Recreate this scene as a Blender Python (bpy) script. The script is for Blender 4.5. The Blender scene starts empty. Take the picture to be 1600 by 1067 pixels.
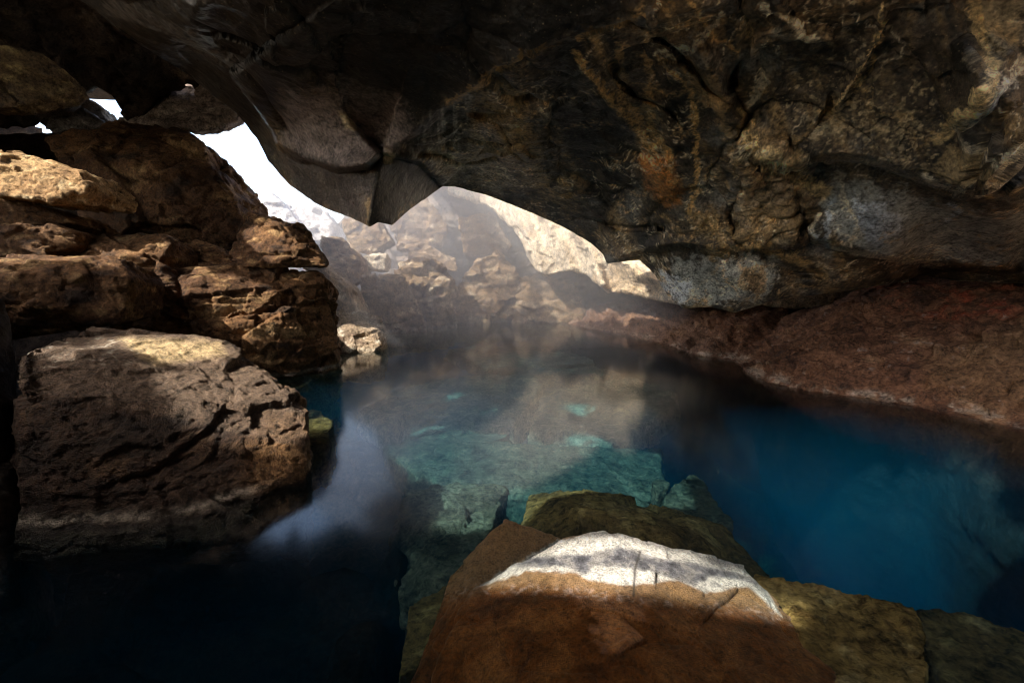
import bpy, bmesh, math, random
import numpy as np
from concurrent.futures import ThreadPoolExecutor
from mathutils import Vector

S = bpy.context.scene
C = S.collection
R = math.radians

# ------------------------------------------------------------------ camera
F = 711.0; CAMZ = 1.2
TH = math.atan(103.5 / F)
cam = bpy.data.cameras.new('camera'); camo = bpy.data.objects.new('camera', cam); C.objects.link(camo)
camo.location = (0, 0, CAMZ); camo.rotation_euler = (R(90) - TH, 0, 0)
cam.sensor_width = 36; cam.lens = 36 * F / 1600; cam.clip_end = 500; cam.clip_start = 0.02
S.camera = camo

# ------------------------------------------------------------------ sky, sun, exposure
SUN_EL = R(43); SUN_AZ = R(-128)                     # azimuth from +Y, clockwise (towards +X)
TOSUN = np.array([math.sin(SUN_AZ) * math.cos(SUN_EL), math.cos(SUN_AZ) * math.cos(SUN_EL), math.sin(SUN_EL)])
w = bpy.data.worlds.new('World'); S.world = w; w.use_nodes = True
nt = w.node_tree; bg = nt.nodes['Background']
sky = nt.nodes.new('ShaderNodeTexSky'); sky.sky_type = 'NISHITA'; sky.sun_disc = False
sky.sun_elevation = SUN_EL; sky.sun_rotation = SUN_AZ; sky.dust_density = 3; sky.ozone_density = 0.6
nt.links.new(sky.outputs[0], bg.inputs[0]); bg.inputs[1].default_value = 0.15
sl = bpy.data.lights.new('sun', 'SUN'); sl.energy = 2.0; sl.angle = R(0.5); sl.color = (1, 0.93, 0.82)
so = bpy.data.objects.new('sun', sl); C.objects.link(so); so.location = (-8, -3, 12)
so.rotation_euler = Vector(TOSUN).to_track_quat('Z', 'Y').to_euler()
S.view_settings.view_transform = 'Standard'; S.view_settings.look = 'None'
S.view_settings.gamma = 1; S.view_settings.exposure = 2.5
S.cycles.use_denoising = True; S.cycles.denoising_input_passes = 'RGB_ALBEDO_NORMAL'; S.cycles.denoising_prefilter = 'ACCURATE'
S.cycles.filter_width = 1.0
S.cycles.max_bounces = 10; S.cycles.diffuse_bounces = 6; S.cycles.glossy_bounces = 4
S.cycles.volume_bounces = 1; S.cycles.transparent_max_bounces = 12
S.cycles.caustics_reflective = False; S.cycles.caustics_refractive = False
S.cycles.sample_clamp_indirect = 6

# ------------------------------------------------------------------ projection helpers
cT, sT = math.cos(TH), math.sin(TH)
def P(px, py, Y):
    px = np.asarray(px, float); py = np.asarray(py, float)
    u = (px - 800) / F; v = (py - 533.5) / F
    dy = cT - v * sT; dz = -sT - v * cT
    return np.stack(np.broadcast_arrays(u / dy * Y, Y, CAMZ + dz / dy * Y), -1)
def W(px, py, z):
    px = np.asarray(px, float); py = np.asarray(py, float)
    v = (py - 533.5) / F
    return P(px, py, (z - CAMZ) / ((-sT - v * cT) / (cT - v * sT)))

# ------------------------------------------------------------------ noise
_rs = np.random.RandomState(7)
_perm = _rs.permutation(4096)
_grad = _rs.normal(size=(4096, 3)); _grad /= np.linalg.norm(_grad, axis=1)[:, None]
_rnd = _rs.rand(4096, 4)
def _hash(i):
    return _perm[(_perm[(_perm[i[..., 0] & 4095] + i[..., 1]) & 4095] + i[..., 2]) & 4095]
_perm2 = np.concatenate([_perm, _perm]).astype(np.int32)
_g3 = [np.ascontiguousarray(_grad[:, k]).astype(np.float32) for k in range(3)]
def _perlin(p):
    x, y, z = p[:, 0], p[:, 1], p[:, 2]
    ix = np.floor(x); iy = np.floor(y); iz = np.floor(z)
    fx = (x - ix).astype(np.float32); fy = (y - iy).astype(np.float32); fz = (z - iz).astype(np.float32)
    ix = ix.astype(np.int32) & 4095; iy = iy.astype(np.int32) & 4095; iz = iz.astype(np.int32) & 4095
    u = fx * fx * fx * (fx * (fx * 6 - 15) + 10); v = fy * fy * fy * (fy * (fy * 6 - 15) + 10); t = fz * fz * fz * (fz * (fz * 6 - 15) + 10)
    rx = []
    for dx in (0, 1):
        hx = _perm2[(ix + dx) & 4095]; ry = []
        for dy in (0, 1):
            hy = _perm2[hx + ((iy + dy) & 4095)]; rz = []
            for dz in (0, 1):
                h = _perm2[hy + ((iz + dz) & 4095)]
                rz.append(_g3[0][h] * (fx - dx) + _g3[1][h] * (fy - dy) + _g3[2][h] * (fz - dz))
            ry.append(rz[0] + t * (rz[1] - rz[0]))
        rx.append(ry[0] + v * (ry[1] - ry[0]))
    return 1.6 * (rx[0] + u * (rx[1] - rx[0]))
_pool = ThreadPoolExecutor(4)
def perlin(p):
    if len(p) < 20000: return _perlin(p)
    return np.concatenate(list(_pool.map(_perlin, [p[i:i + 16384] for i in range(0, len(p), 16384)])))
def fbm(p, sc, oct=4, seed=0.0, gain=.5, ridged=False):
    q = np.asarray(p) * sc + seed * 17.31 + 3.7
    a = 1.0; out = 0; n = 0
    for k in range(oct):
        v = perlin(q)
        if ridged: v = 1 - 2 * np.abs(v)
        out = out + a * v; n += a; a *= gain; q = q * 2.03 + 11.3
    return out / n
def cells(p, sc, seed=0.0):
    if len(p) < 20000: return _cells(p, sc, seed)
    r = list(_pool.map(lambda q: _cells(q, sc, seed), [p[i:i + 16384] for i in range(0, len(p), 16384)]))
    return tuple(np.concatenate([k[j] for k in r]) for j in range(3))
def _cells(p, sc, seed):
    """returns (random 4-vector of nearest cell, offset vector to it, F2-F1)"""
    q = (np.asarray(p) * sc + seed * 9.17 + 5.1)
    i = np.floor(q).astype(np.int64)
    d1 = np.full(len(q), 9.); d2 = d1.copy(); hid = np.zeros(len(q), int); off = np.zeros((len(q), 3))
    for dx in (-1, 0, 1):
        for dy in (-1, 0, 1):
            for dz in (-1, 0, 1):
                c = i + np.array([dx, dy, dz]); h = _hash(c)
                o = q - (c + _rnd[h, :3])
                d = (o * o).sum(1)
                m = d < d1
                d2 = np.where(m, d1, np.minimum(d2, d))
                d1 = np.where(m, d, d1); hid = np.where(m, h, hid); off[m] = o[m]
    return _rnd[hid], off, np.sqrt(d2) - np.sqrt(d1)
def sstep(a, b, x):
    t = np.clip((x - a) / (b - a), 0, 1); return t * t * (3 - 2 * t)
def facets(p, sc, seed=0.0):
    r, o, e = cells(p, sc, seed)
    return (r[:, 3] - .5) * .7 + ((r[:, :3] - .5) * o).sum(1) * 1.3, e

def rock_disp(p, size, rough, seed, strata=0.0, chip=1.0, pits=0.0):
    """displacement in metres; size = the rock's size"""
    d = .015 * size * fbm(p, 1.7 / size, 3, seed)
    warp = p + .05 * size * np.stack([fbm(p, 3 / size, 3, seed + k) for k in (1, 2, 3)], 1)
    f1, e1 = facets(warp * np.array([1, 1, 1.6]), 2.6 / size, seed)
    f2, e2 = facets(warp * np.array([1, 1, 1.4]), 7.5 / size, seed + 4)
    f3, e3 = facets(warp * np.array([1, 1, 1.5]), 18 / size, seed + 5)
    d = d + chip * (.09 * size * f1 + .04 * size * f2 + .012 * size * f3)
    d = d - .015 * size * np.exp(-e1 / .03) * chip - .006 * size * np.exp(-e2 / .04) * chip
    if strata:
        z = warp[:, 2] + .10 * warp[:, 0]
        s = z * 9 / size; fr = s - np.floor(s)
        d = d + strata * .016 * size * (sstep(0, .8, fr) - sstep(.86, 1, fr))
    d = d + rough * (.012 * fbm(p, 9, 4, seed + 6) + .010 * fbm(p, 34, 3, seed + 7))
    if pits:
        d = d - pits * .02 * sstep(.1, .6, fbm(p, 22, 3, seed + 8))
    return d

def poly_dist(x, y, pts):
    """unsigned distance to an open polyline, side (+ = left of direction) and parameter 0..1"""
    pts = np.asarray(pts, float); best = np.full(len(x), 1e9); side = np.zeros(len(x)); par = np.zeros(len(x))
    seg = np.hypot(*(pts[1:] - pts[:-1]).T); cum = np.concatenate([[0], np.cumsum(seg)]); tot = cum[-1]
    for k in range(len(pts) - 1):
        a = pts[k]; b = pts[k + 1]; ab = b - a
        t = np.clip(((x - a[0]) * ab[0] + (y - a[1]) * ab[1]) / (ab @ ab), 0, 1)
        dx = x - a[0] - t * ab[0]; dy = y - a[1] - t * ab[1]
        d = np.hypot(dx, dy); m = d < best
        best = np.where(m, d, best)
        side = np.where(m, np.sign(ab[0] * (y - a[1]) - ab[1] * (x - a[0])), side)   # + = below a left-to-right line
        par = np.where(m, (cum[k] + t * seg[k]) / tot, par)
    return best, side, par
def inpoly(x, y, poly):
    poly = np.asarray(poly, float); c = np.zeros(len(x), bool); j = len(poly) - 1
    for i in range(len(poly)):
        xi, yi = poly[i]; xj, yj = poly[j]
        if yi != yj:
            c ^= ((yi > y) != (yj > y)) & (x < (xj - xi) * (y - yi) / (yj - yi) + xi)
        j = i
    return c
def patch(x, y, poly, soft):
    """1 inside the closed outline, falling to 0 over soft pixels"""
    d, _, _ = poly_dist(x, y, list(poly) + [poly[0]])
    return sstep(-soft, soft, np.where(inpoly(x, y, poly), d, -d))
def rbf(ctrl):
    c = np.asarray(ctrl, float); X = c[:, :2] / 300.
    def k(a, b): return np.sqrt(((a[:, None] - b[None]) ** 2).sum(-1) + .01)
    n = len(c); A = np.zeros((n + 3, n + 3)); A[:n, :n] = k(X, X) ; A[:n, n] = 1; A[:n, n+1:] = X; A[n, :n] = 1; A[n+1:, :n] = X.T
    s = np.linalg.solve(A, np.concatenate([c[:, 2], [0, 0, 0]]))
    def f(x, y):
        q = np.stack([x, y], 1) / 300.
        out = np.empty(len(x))
        for i in range(0, len(x), 20000):
            qq = q[i:i+20000]; out[i:i+20000] = k(qq, X) @ s[:n] + s[n] + qq @ s[n+1:]
        return out
    return f

# ------------------------------------------------------------------ materials
def rock_mat(name, rough=.75, bump=.5, fine=60., speck=None, speck_amt=0., spec=.4, grain=.0, var=.35):
    m = bpy.data.materials.new(name); m.use_nodes = True; t = m.node_tree; N = t.nodes; L = t.links
    b = N['Principled BSDF']
    at = N.new('ShaderNodeAttribute'); at.attribute_name = 'Col'
    tc = N.new('ShaderNodeTexCoord')
    def noi(sc, det, r=.6):
        n = N.new('ShaderNodeTexNoise'); n.inputs['Scale'].default_value = sc; n.inputs['Detail'].default_value = det
        n.inputs['Roughness'].default_value = r; L.new(tc.outputs['Object'], n.inputs['Vector']); return n
    n1 = noi(fine * .25, 8, .65); n2 = noi(fine, 6, .7)
    def math_(op, a, bv):
        k = N.new('ShaderNodeMath'); k.operation = op
        for i, q in enumerate((a, bv)):
            if isinstance(q, (int, float)): k.inputs[i].default_value = q
            else: L.new(q, k.inputs[i])
        return k.outputs[0]
    s = math_('ADD', n1.outputs[0], n2.outputs[0])                       # ~1 on average
    s = math_('MULTIPLY', math_('SUBTRACT', s, 1.0), 2.6 * var / .35)
    s = math_('MAXIMUM', math_('ADD', s, 1.0), .25)
    vm = N.new('ShaderNodeVectorMath'); vm.operation = 'SCALE'
    L.new(at.outputs['Color'], vm.inputs[0]); L.new(s, vm.inputs['Scale'])
    col = vm.outputs[0]
    if speck:
        v = N.new('ShaderNodeTexVoronoi'); v.inputs['Scale'].default_value = fine * .9
        L.new(tc.outputs['Object'], v.inputs['Vector'])
        mk = math_('LESS_THAN', v.outputs['Distance'], .16)
        n3 = noi(2.2, 3); mk = math_('MULTIPLY', mk, math_('GREATER_THAN', n3.outputs[0], .5))
        mk = math_('MULTIPLY', mk, speck_amt)
        mx = N.new('ShaderNodeMix'); mx.data_type = 'RGBA'
        L.new(mk, mx.inputs['Factor']); L.new(col, mx.inputs['A']); mx.inputs['B'].default_value = (*speck, 1)
        col = mx.outputs['Result']
    L.new(col, b.inputs['Base Color'])
    b.inputs['Specular IOR Level'].default_value = spec
    rr = math_('ADD', math_('MULTIPLY', math_('SUBTRACT', n1.outputs[0], .5), -.5), rough)
    L.new(rr, b.inputs['Roughness'])
    h = math_('ADD', math_('MULTIPLY', n1.outputs[0], 1.0), math_('MULTIPLY', n2.outputs[0], .35))
    if grain:
        v2 = N.new('ShaderNodeTexVoronoi'); v2.inputs['Scale'].default_value = fine * 2.2
        L.new(tc.outputs['Object'], v2.inputs['Vector'])
        h = math_('SUBTRACT', h, math_('MULTIPLY', v2.outputs['Distance'], grain))
    bp = N.new('ShaderNodeBump'); bp.inputs['Strength'].default_value = bump; bp.inputs['Distance'].default_value = .6 / fine * 3
    L.new(h, bp.inputs['Height']); L.new(bp.outputs[0], b.inputs['Normal'])
    return m

M_CEIL = rock_mat('ceiling basalt', rough=.36, bump=.6, fine=36, var=.45, speck=(.42, .33, .2), speck_amt=.55, spec=.45)
M_BLOCK = rock_mat('boulder basalt', rough=.8, bump=.8, fine=38, spec=.3)
M_NEAR = rock_mat('near boulder basalt', rough=.72, bump=.9, fine=60, spec=.4, grain=.4)
M_FG = rock_mat('foreground wet basalt', rough=.36, bump=.9, fine=120, spec=.5, grain=1.2, var=.3)
M_RED = rock_mat('red cinder bank', rough=.8, bump=.9, fine=34, spec=.3, speck=(.3, .22, .16), speck_amt=.25)
M_BED = rock_mat('lakebed rock', rough=.95, bump=.8, fine=26, spec=.0, var=.4)

# ------------------------------------------------------------------ mesh helpers
def tag(o, name=None, label=None, cat=None, group=None, kind=None):
    if label: o['label'] = label
    if cat: o['category'] = cat
    if group: o['group'] = group
    if kind: o['kind'] = kind
    return o
def make(name, V, Fc, mat, col, parent=None, origin=None, smooth=True):
    V = np.asarray(V, float)
    if origin is None: origin = np.array([V[:, 0].mean(), V[:, 1].mean(), V[:, 2].min()])
    me = bpy.data.meshes.new(name)
    Fc = np.asarray(Fc)
    k = Fc.shape[1]
    me.vertices.add(len(V)); me.vertices.foreach_set('co', (V - origin).astype(np.float32).ravel())
    me.loops.add(Fc.size); me.loops.foreach_set('vertex_index', Fc.astype(np.int32).ravel())
    me.polygons.add(len(Fc)); me.polygons.foreach_set('loop_start', (np.arange(len(Fc)) * k).astype(np.int32))
    me.polygons.foreach_set('loop_total', np.full(len(Fc), k, np.int32))
    me.update(calc_edges=True); me.validate()
    me.polygons.foreach_set('use_smooth', np.full(len(me.polygons), bool(smooth)))
    if col is not None:
        a = me.attributes.new('Col', 'FLOAT_COLOR', 'POINT')
        a.data.foreach_set('color', np.concatenate([np.clip(col, 0, 1), np.ones((len(V), 1))], 1).astype(np.float32).ravel())
    me.materials.append(mat)
    o = bpy.data.objects.new(name, me); C.objects.link(o); o.location = origin
    if parent is not None:
        o.parent = parent; o.location = Vector(origin) - parent.location
    return o

def hull_mesh(hulls):
    bm = bmesh.new()
    for pts in hulls:
        b2 = bmesh.new()
        for p in pts: b2.verts.new(tuple(p))
        r = bmesh.ops.convex_hull(b2, input=b2.verts[:])
        bad = [v for v in b2.verts if not v.link_faces]
        bmesh.ops.delete(b2, geom=bad, context='VERTS')
        bmesh.ops.recalc_face_normals(b2, faces=b2.faces[:])
        tmp = bpy.data.meshes.new('t'); b2.to_mesh(tmp); b2.free(); bm.from_mesh(tmp); bpy.data.meshes.remove(tmp)
    return bm
def remeshed(hulls, voxel):
    bm = hull_mesh(hulls); me = bpy.data.meshes.new('t'); bm.to_mesh(me); bm.free()
    o = bpy.data.objects.new('t', me); C.objects.link(o)
    md = o.modifiers.new('r', 'REMESH'); md.mode = 'VOXEL'; md.voxel_size = voxel
    dg = bpy.context.evaluated_depsgraph_get(); ev = o.evaluated_get(dg); m2 = ev.to_mesh()
    n = len(m2.vertices); V = np.empty(n * 3); m2.vertices.foreach_get('co', V); V = V.reshape(-1, 3)
    Nn = np.empty(n * 3); m2.vertices.foreach_get('normal', Nn); Nn = Nn.reshape(-1, 3)
    Fc = np.empty(len(m2.polygons) * 4, int); m2.polygons.foreach_get('vertices', Fc); Fc = Fc.reshape(-1, 4)
    ev.to_mesh_clear(); bpy.data.objects.remove(o); bpy.data.meshes.remove(me)
    return V, Nn, Fc

BROWN = [(.075, .034, .013), (.16, .08, .03), (.28, .17, .075), (.02, .012, .007)]
GREY = [(.12, .1, .085), (.2, .17, .14), (.33, .29, .24), (.05, .045, .04)]
def palette(p, pal, seed, size):
    a = fbm(p, 1.6 / size, 5, seed + 20); b = fbm(p * np.array([1, 1, 2.5]), 4 / size, 4, seed + 21)
    c = fbm(p, 11 / size, 4, seed + 22)
    pal = np.array(pal)
    t = sstep(-.35, .4, a + .35 * b)[:, None]; col = pal[0] * (1 - t) + pal[1] * t
    t = sstep(.12, .5, b + .5 * c)[:, None]; col = col * (1 - t) + pal[2] * t
    t = sstep(.15, .55, -b + .6 * c - .2 * a)[:, None] * .8; col = col * (1 - t) + pal[3] * t
    return col * (1 + .25 * c[:, None])
def waterline(p, col):
    """pale mineral crust at the waterline, algae film below it"""
    z = p[:, 2] + .03 * fbm(p, 6, 3, 3)
    t = (np.exp(-((z - .035) / .02) ** 2) * .7)[:, None]
    col = col * (1 - t) + np.array([.42, .36, .28]) * t
    t = sstep(.0, -.06, z)[:, None]
    return col * (1 - t) + (col * .5 + np.array([.10, .12, .05])) * t

def proj(V):
    """image coordinates of world points (used to lay stains and painted light out on the rock)"""
    V = np.asarray(V); x = V[:, 0]; y = V[:, 1]; z = V[:, 2] - CAMZ
    dep = y * cT - z * sT; up = y * sT + z * cT
    return 800 + F * x / dep, 533.5 - F * up / dep

ROCKS = []
def boulder(name, label, front, seed, depth=.8, voxel=.02, pal=BROWN, mat=None, rough=1., strata=.5, chip=1., pits=0.,
            group=None, cat='boulder', paint=None, extra=(), hulls=None, down=0., shrink=.72, amp=.7):
    """front = [(px,py,Y)...]: the outline as seen; the back is pushed 'depth' metres away and drawn in"""
    hs = []
    for fr in ([front] if hulls is None else hulls):
        A = np.array([P(*q) if q[0] != 'w' else np.array(q[1:]) for q in fr])
        c = A.mean(0)
        B = c + (A - c) * shrink + np.array([0, depth, 0]); B[:, 2] -= .1 * depth
        pts = list(A) + list(B)
        if down:
            D = A.copy(); D[:, 2] = -down; D[:, 1] += .2 * depth
            pts += list(D)
        hs.append(pts)
    for e in extra: hs.append(e)
    V, Nn, Fc = remeshed(hs, voxel)
    size = float(np.cbrt(np.prod(np.maximum(V.max(0) - V.min(0), .1))))
    V2 = V + Nn * (amp * rock_disp(V, size, rough, seed, strata, chip, pits))[:, None]
    col = waterline(V2, palette(V2, pal, seed, size))
    if paint: col = paint(V2, Nn, col)
    o = make(name, V2, Fc, mat or M_BLOCK, col)
    tag(o, label=label, cat=cat, group=group)
    ROCKS.append(o)
    return o

def interp(pts):
    a = np.array(pts, float); return lambda x: np.interp(x, a[:, 0], a[:, 1])

def sheet(name, xr, top, bot, depth, colorf, mat, dispf, nx, ny, wrap=None, vpow=1.0, cut=False):
    """a rock face lofted between two outlines, with its lower lip curling back and up behind it (wrap=(rows, back, rise))"""
    xs = np.linspace(xr[0], xr[1], nx); tp = top(xs); bt = bot(xs)
    v = np.linspace(0, 1, ny) ** vpow
    X = np.repeat(xs[None], ny, 0); Y = tp[None] * (1 - v[:, None]) + bt[None] * v[:, None]
    D = depth(X.ravel(), Y.ravel()).reshape(ny, nx)
    V = P(X, Y, D)
    if wrap:
        rows, back, rise = wrap
        k = (np.arange(1, rows + 1) / rows)[:, None]
        edge = V[-1][None]
        ext = np.stack([edge[..., 0] + 0 * k, edge[..., 1] + back * k ** 1.0,
                        edge[..., 2] + rise * k ** 1.7 - .05 * np.sin(np.pi * np.minimum(1, k * 4))], -1)
        V = np.concatenate([V, ext], 0)
        X = np.concatenate([X, np.repeat(X[-1:], rows, 0)], 0); Y = np.concatenate([Y, np.repeat(Y[-1:], rows, 0)], 0)
    n = V.shape[0]
    du = np.gradient(V, axis=1); dv = np.gradient(V, axis=0)
    Nn = np.cross(dv, du); Nn /= np.linalg.norm(Nn, axis=-1, keepdims=True) + 1e-9
    Vf = V.reshape(-1, 3); Nf = Nn.reshape(-1, 3)
    flip = (Nf * (Vf - np.array([0, 0, CAMZ]))).sum(1).reshape(n, nx)[:ny].mean() > 0
    if flip: Nf = -Nf
    Vf = Vf + Nf * dispf(Vf, X.ravel(), Y.ravel())[:, None]
    col = colorf(Vf, X.ravel(), Y.ravel())
    i = np.arange(n * nx).reshape(n, nx)
    Fc = np.stack([i[:-1, :-1], i[:-1, 1:], i[1:, 1:], i[1:, :-1]], -1).reshape(-1, 4)
    if cut:
        cen = Vf[Fc].mean(1); hidden = (X.ravel()[Fc[:, 0]] < -25) | (Y.ravel()[Fc[:, 0]] < -450) | (Fc[:, 0] >= ny * nx)
        kill = np.zeros(len(Fc), bool)
        for t, r in SUN_HOLES:
            rel = cen - np.array(t); along = rel @ TOSUN
            kill |= (along > 0) & (np.linalg.norm(rel - along[:, None] * TOSUN, axis=1) < r * 1.15 + .03)
        Fc = Fc[~((kill & hidden) | (cen[:, 2] > 4.75))]
    if not flip: Fc = Fc[:, ::-1]
    return make(name, Vf, Fc, mat, col)

# ================================================================== STRUCTURE
# ---- the outer cave: a closed, thick rock shell with a cave mouth, a far gap and roof holes shaped to place the sun patches
SUN_HOLES = []         # (a point the sun reaches, radius of the beam)
OPENINGS = []       # (centre, radii)
def shell():
    x0, x1, y0, y1, z0, z1 = -9.5, 9, -6, 17, -5, 4.6
    hs = .13
    Vs = []; Fs = []; base = 0
    def face(o, a, b, la, lb):
        nonlocal base
        na = int(la / hs); nb = int(lb / hs)
        A, B = np.meshgrid(np.linspace(0, la, na), np.linspace(0, lb, nb), indexing='ij')
        V = np.array(o) + A[..., None] * np.array(a) + B[..., None] * np.array(b)
        i = np.arange(na * nb).reshape(na, nb)
        Fc = np.stack([i[:-1, :-1], i[1:, :-1], i[1:, 1:], i[:-1, 1:]], -1).reshape(-1, 4) + base
        Vs.append(V.reshape(-1, 3)); Fs.append(Fc); base += na * nb
    lx, ly, lz = x1 - x0, y1 - y0, z1 - z0
    face((x0, y0, z0), (0, 1, 0), (0, 0, 1), ly, lz)
    face((x1, y0, z0), (0, 1, 0), (0, 0, 1), ly, lz)
    face((x0, y0, z0), (1, 0, 0), (0, 0, 1), lx, lz)
    face((x0, y1, z0), (1, 0, 0), (0, 0, 1), lx, lz)
    nside = base
    for k in range(6):
        face((x0 - 4, y0, z1 + .5 * k), (1, 0, 0), (0, 1, 0), lx + 4, ly)
    V = np.concatenate(Vs); Fc = np.concatenate(Fs)
    cen = V[Fc].mean(1)
    kill = np.zeros(len(Fc), bool)
    wobv = np.clip(.55 * fbm(V * np.array([1, 1, .2]), 3.2, 3, 2), -.5, .5); wob = wobv[Fc].mean(1)
    for t, r in SUN_HOLES:
        rel = cen - np.array(t); along = rel @ TOSUN
        dist = np.linalg.norm(rel - along[:, None] * TOSUN, axis=1)
        kill |= (along > 0) & (dist < r * (1 + wob))
        for it in range(3):
            rel = V - np.array(t); along = rel @ TOSUN; pp = rel - along[:, None] * TOSUN; dist = np.linalg.norm(pp, axis=1)
            Rr = r * (1 + wobv); m = (along > 0) & (dist < Rr) & (np.arange(len(V)) >= nside)
            V[m, :2] += pp[m, :2] / (dist[m, None] + 1e-6) * (Rr - dist)[m, None]
    for t, rad in OPENINGS:
        q = (cen - np.array(t)) / np.array(rad)
        kill |= (q * q).sum(1) < 1 + .3 * wob
    kill |= (cen[:, 2] > 4.55) & (cen[:, 1] > 9.5 - .8 * (cen[:, 2] - 4.6)) & (cen[:, 1] < 16.8) & (cen[:, 0] < -3.7)
    Fc = Fc[~kill]
    off = .35 * np.stack([fbm(V, .5, 3, k) for k in (5, 6, 7)], 1); off[nside:] *= np.array([0, 0, .3])
    V = V + off
    col = palette(V, BROWN, 4, 4.) * .6
    o = make('cave_shell', V, Fc, M_BLOCK, col); tag(o, kind='structure')
    return o
for px, py, Y, r in [
    (815, 900, 1.76, .11), (860, 890, 1.78, .12), (910, 886, 1.76, .15), (970, 886, 1.74, .17), (1050, 896, 1.72, .16), (1130, 912, 1.66, .14), (1190, 938, 1.6, .1), (790, 826, 2.06, .05),
    (270, 548, 3.1, .24), (340, 550, 3.1, .25), (410, 620, 2.9, .28), (445, 700, 2.7, .17), (110, 550, 2.7, .12),
    (40, 270, 4.8, .45), (100, 290, 4.9, .25), (30, 330, 4.7, .15), (40, 375, 4.5, .15), (230, 385, 5.1, .25), (270, 440, 4.95, .12), (50, 402, 4.1, .35), (150, 403, 4.2, .25),
    (430, 380, 5.6, .26), (490, 395, 5.7, .1), (390, 470, 5.2, .3), (425, 560, 5.2, .15), (560, 515, 7.1, .35), (1000, 503, 9.8, .35), (935, 492, 10.8, .3),
    (597, 412, 10.6, .4), (640, 440, 10.3, .5), (570, 365, 11, .6), (600, 434, 9.8, .14), (765, 420, 11.7, .55), (690, 480, 10.5, .25), (665, 435, 10.4, .4), (740, 450, 11.3, .3), (695, 495, 10.9, .2), (660, 385, 12.2, .4),
    (870, 380, 10.8, 1.2), (910, 400, 10.3, .8), (830, 330, 12, .7), (960, 430, 9.6, .5), (1000, 440, 9.1, .4), (760, 310, 12.5, .4)]:
    SUN_HOLES.append((tuple(P(px, py, Y)), r))
SUN_HOLES += [((2.1, 3.0, 0.0), .75), ((2.6, 2.5, 0.0), .6), ((2.5, 3.9, 0), .6), ((2.9, 3.2, 0.0), .6), ((6.4, .1, .5), 2.7), ((.7, 4.7, -1.0), 1.25), ((1.15, 7.1, -1.0), .45),  ((-.6, 5.5, -1), .75),  # extra roof holes added to light the water, unseen ledges and curtain wall
           ((-4.8, -2.2, .3), 2.3), ((1.0, 10.6, 3.1), 1.0), ((.1, 11.6, 3.3), .9), ((2.0, 9.6, 2.4), .8)]
OPENINGS += [
    ((4.2, -3.7, 5.5), (2.7, 2.0, 40)),                                                                              # skylight behind the photographer
    ((-5.8, 12.6, 5.5), (2.8, 2.8, 40)), ((-9.5, 14.5, 3.9), (1.5, 3.6, 2.9)), ((-8.0, 17, 3.9), (5.0, 1.5, 3.2)), ((-9.5, 10.0, 4.3), (1.0, .5, .4)),   # the gap in view, far left
    ((-9.5, 3.2, 3.0), (1.2, 1.2, 1.0)),                                                                             # cave mouth on the left
]
shell()
def terrain():
    Vs = []; Fs = []; base = 0
    for xa, xb, ya, yb in ((-60, -9.6, -40, 60), (9.2, 60, -40, 60), (-9.6, 9.2, 17.1, 60), (-9.6, 9.2, -40, -6.1)):
        na, nb = 90, 90
        A, B = np.meshgrid(np.linspace(xa, xb, na), np.linspace(ya, yb, nb), indexing='ij')
        V = np.stack([A, B, 0 * A], -1).reshape(-1, 3); V[:, 2] = .3 + .5 * fbm(V, .25, 4, 61)
        i = np.arange(na * nb).reshape(na, nb)
        Fs.append(np.stack([i[:-1, :-1], i[1:, :-1], i[1:, 1:], i[:-1, 1:]], -1).reshape(-1, 4) + base); Vs.append(V); base += na * nb
    V = np.concatenate(Vs)
    o = make('terrain', V, np.concatenate(Fs), M_BLOCK, palette(V, [(.3, .24, .17), (.4, .34, .25), (.5, .45, .36), (.2, .16, .11)], 8, 3.)); tag(o, kind='structure')
terrain()

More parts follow.
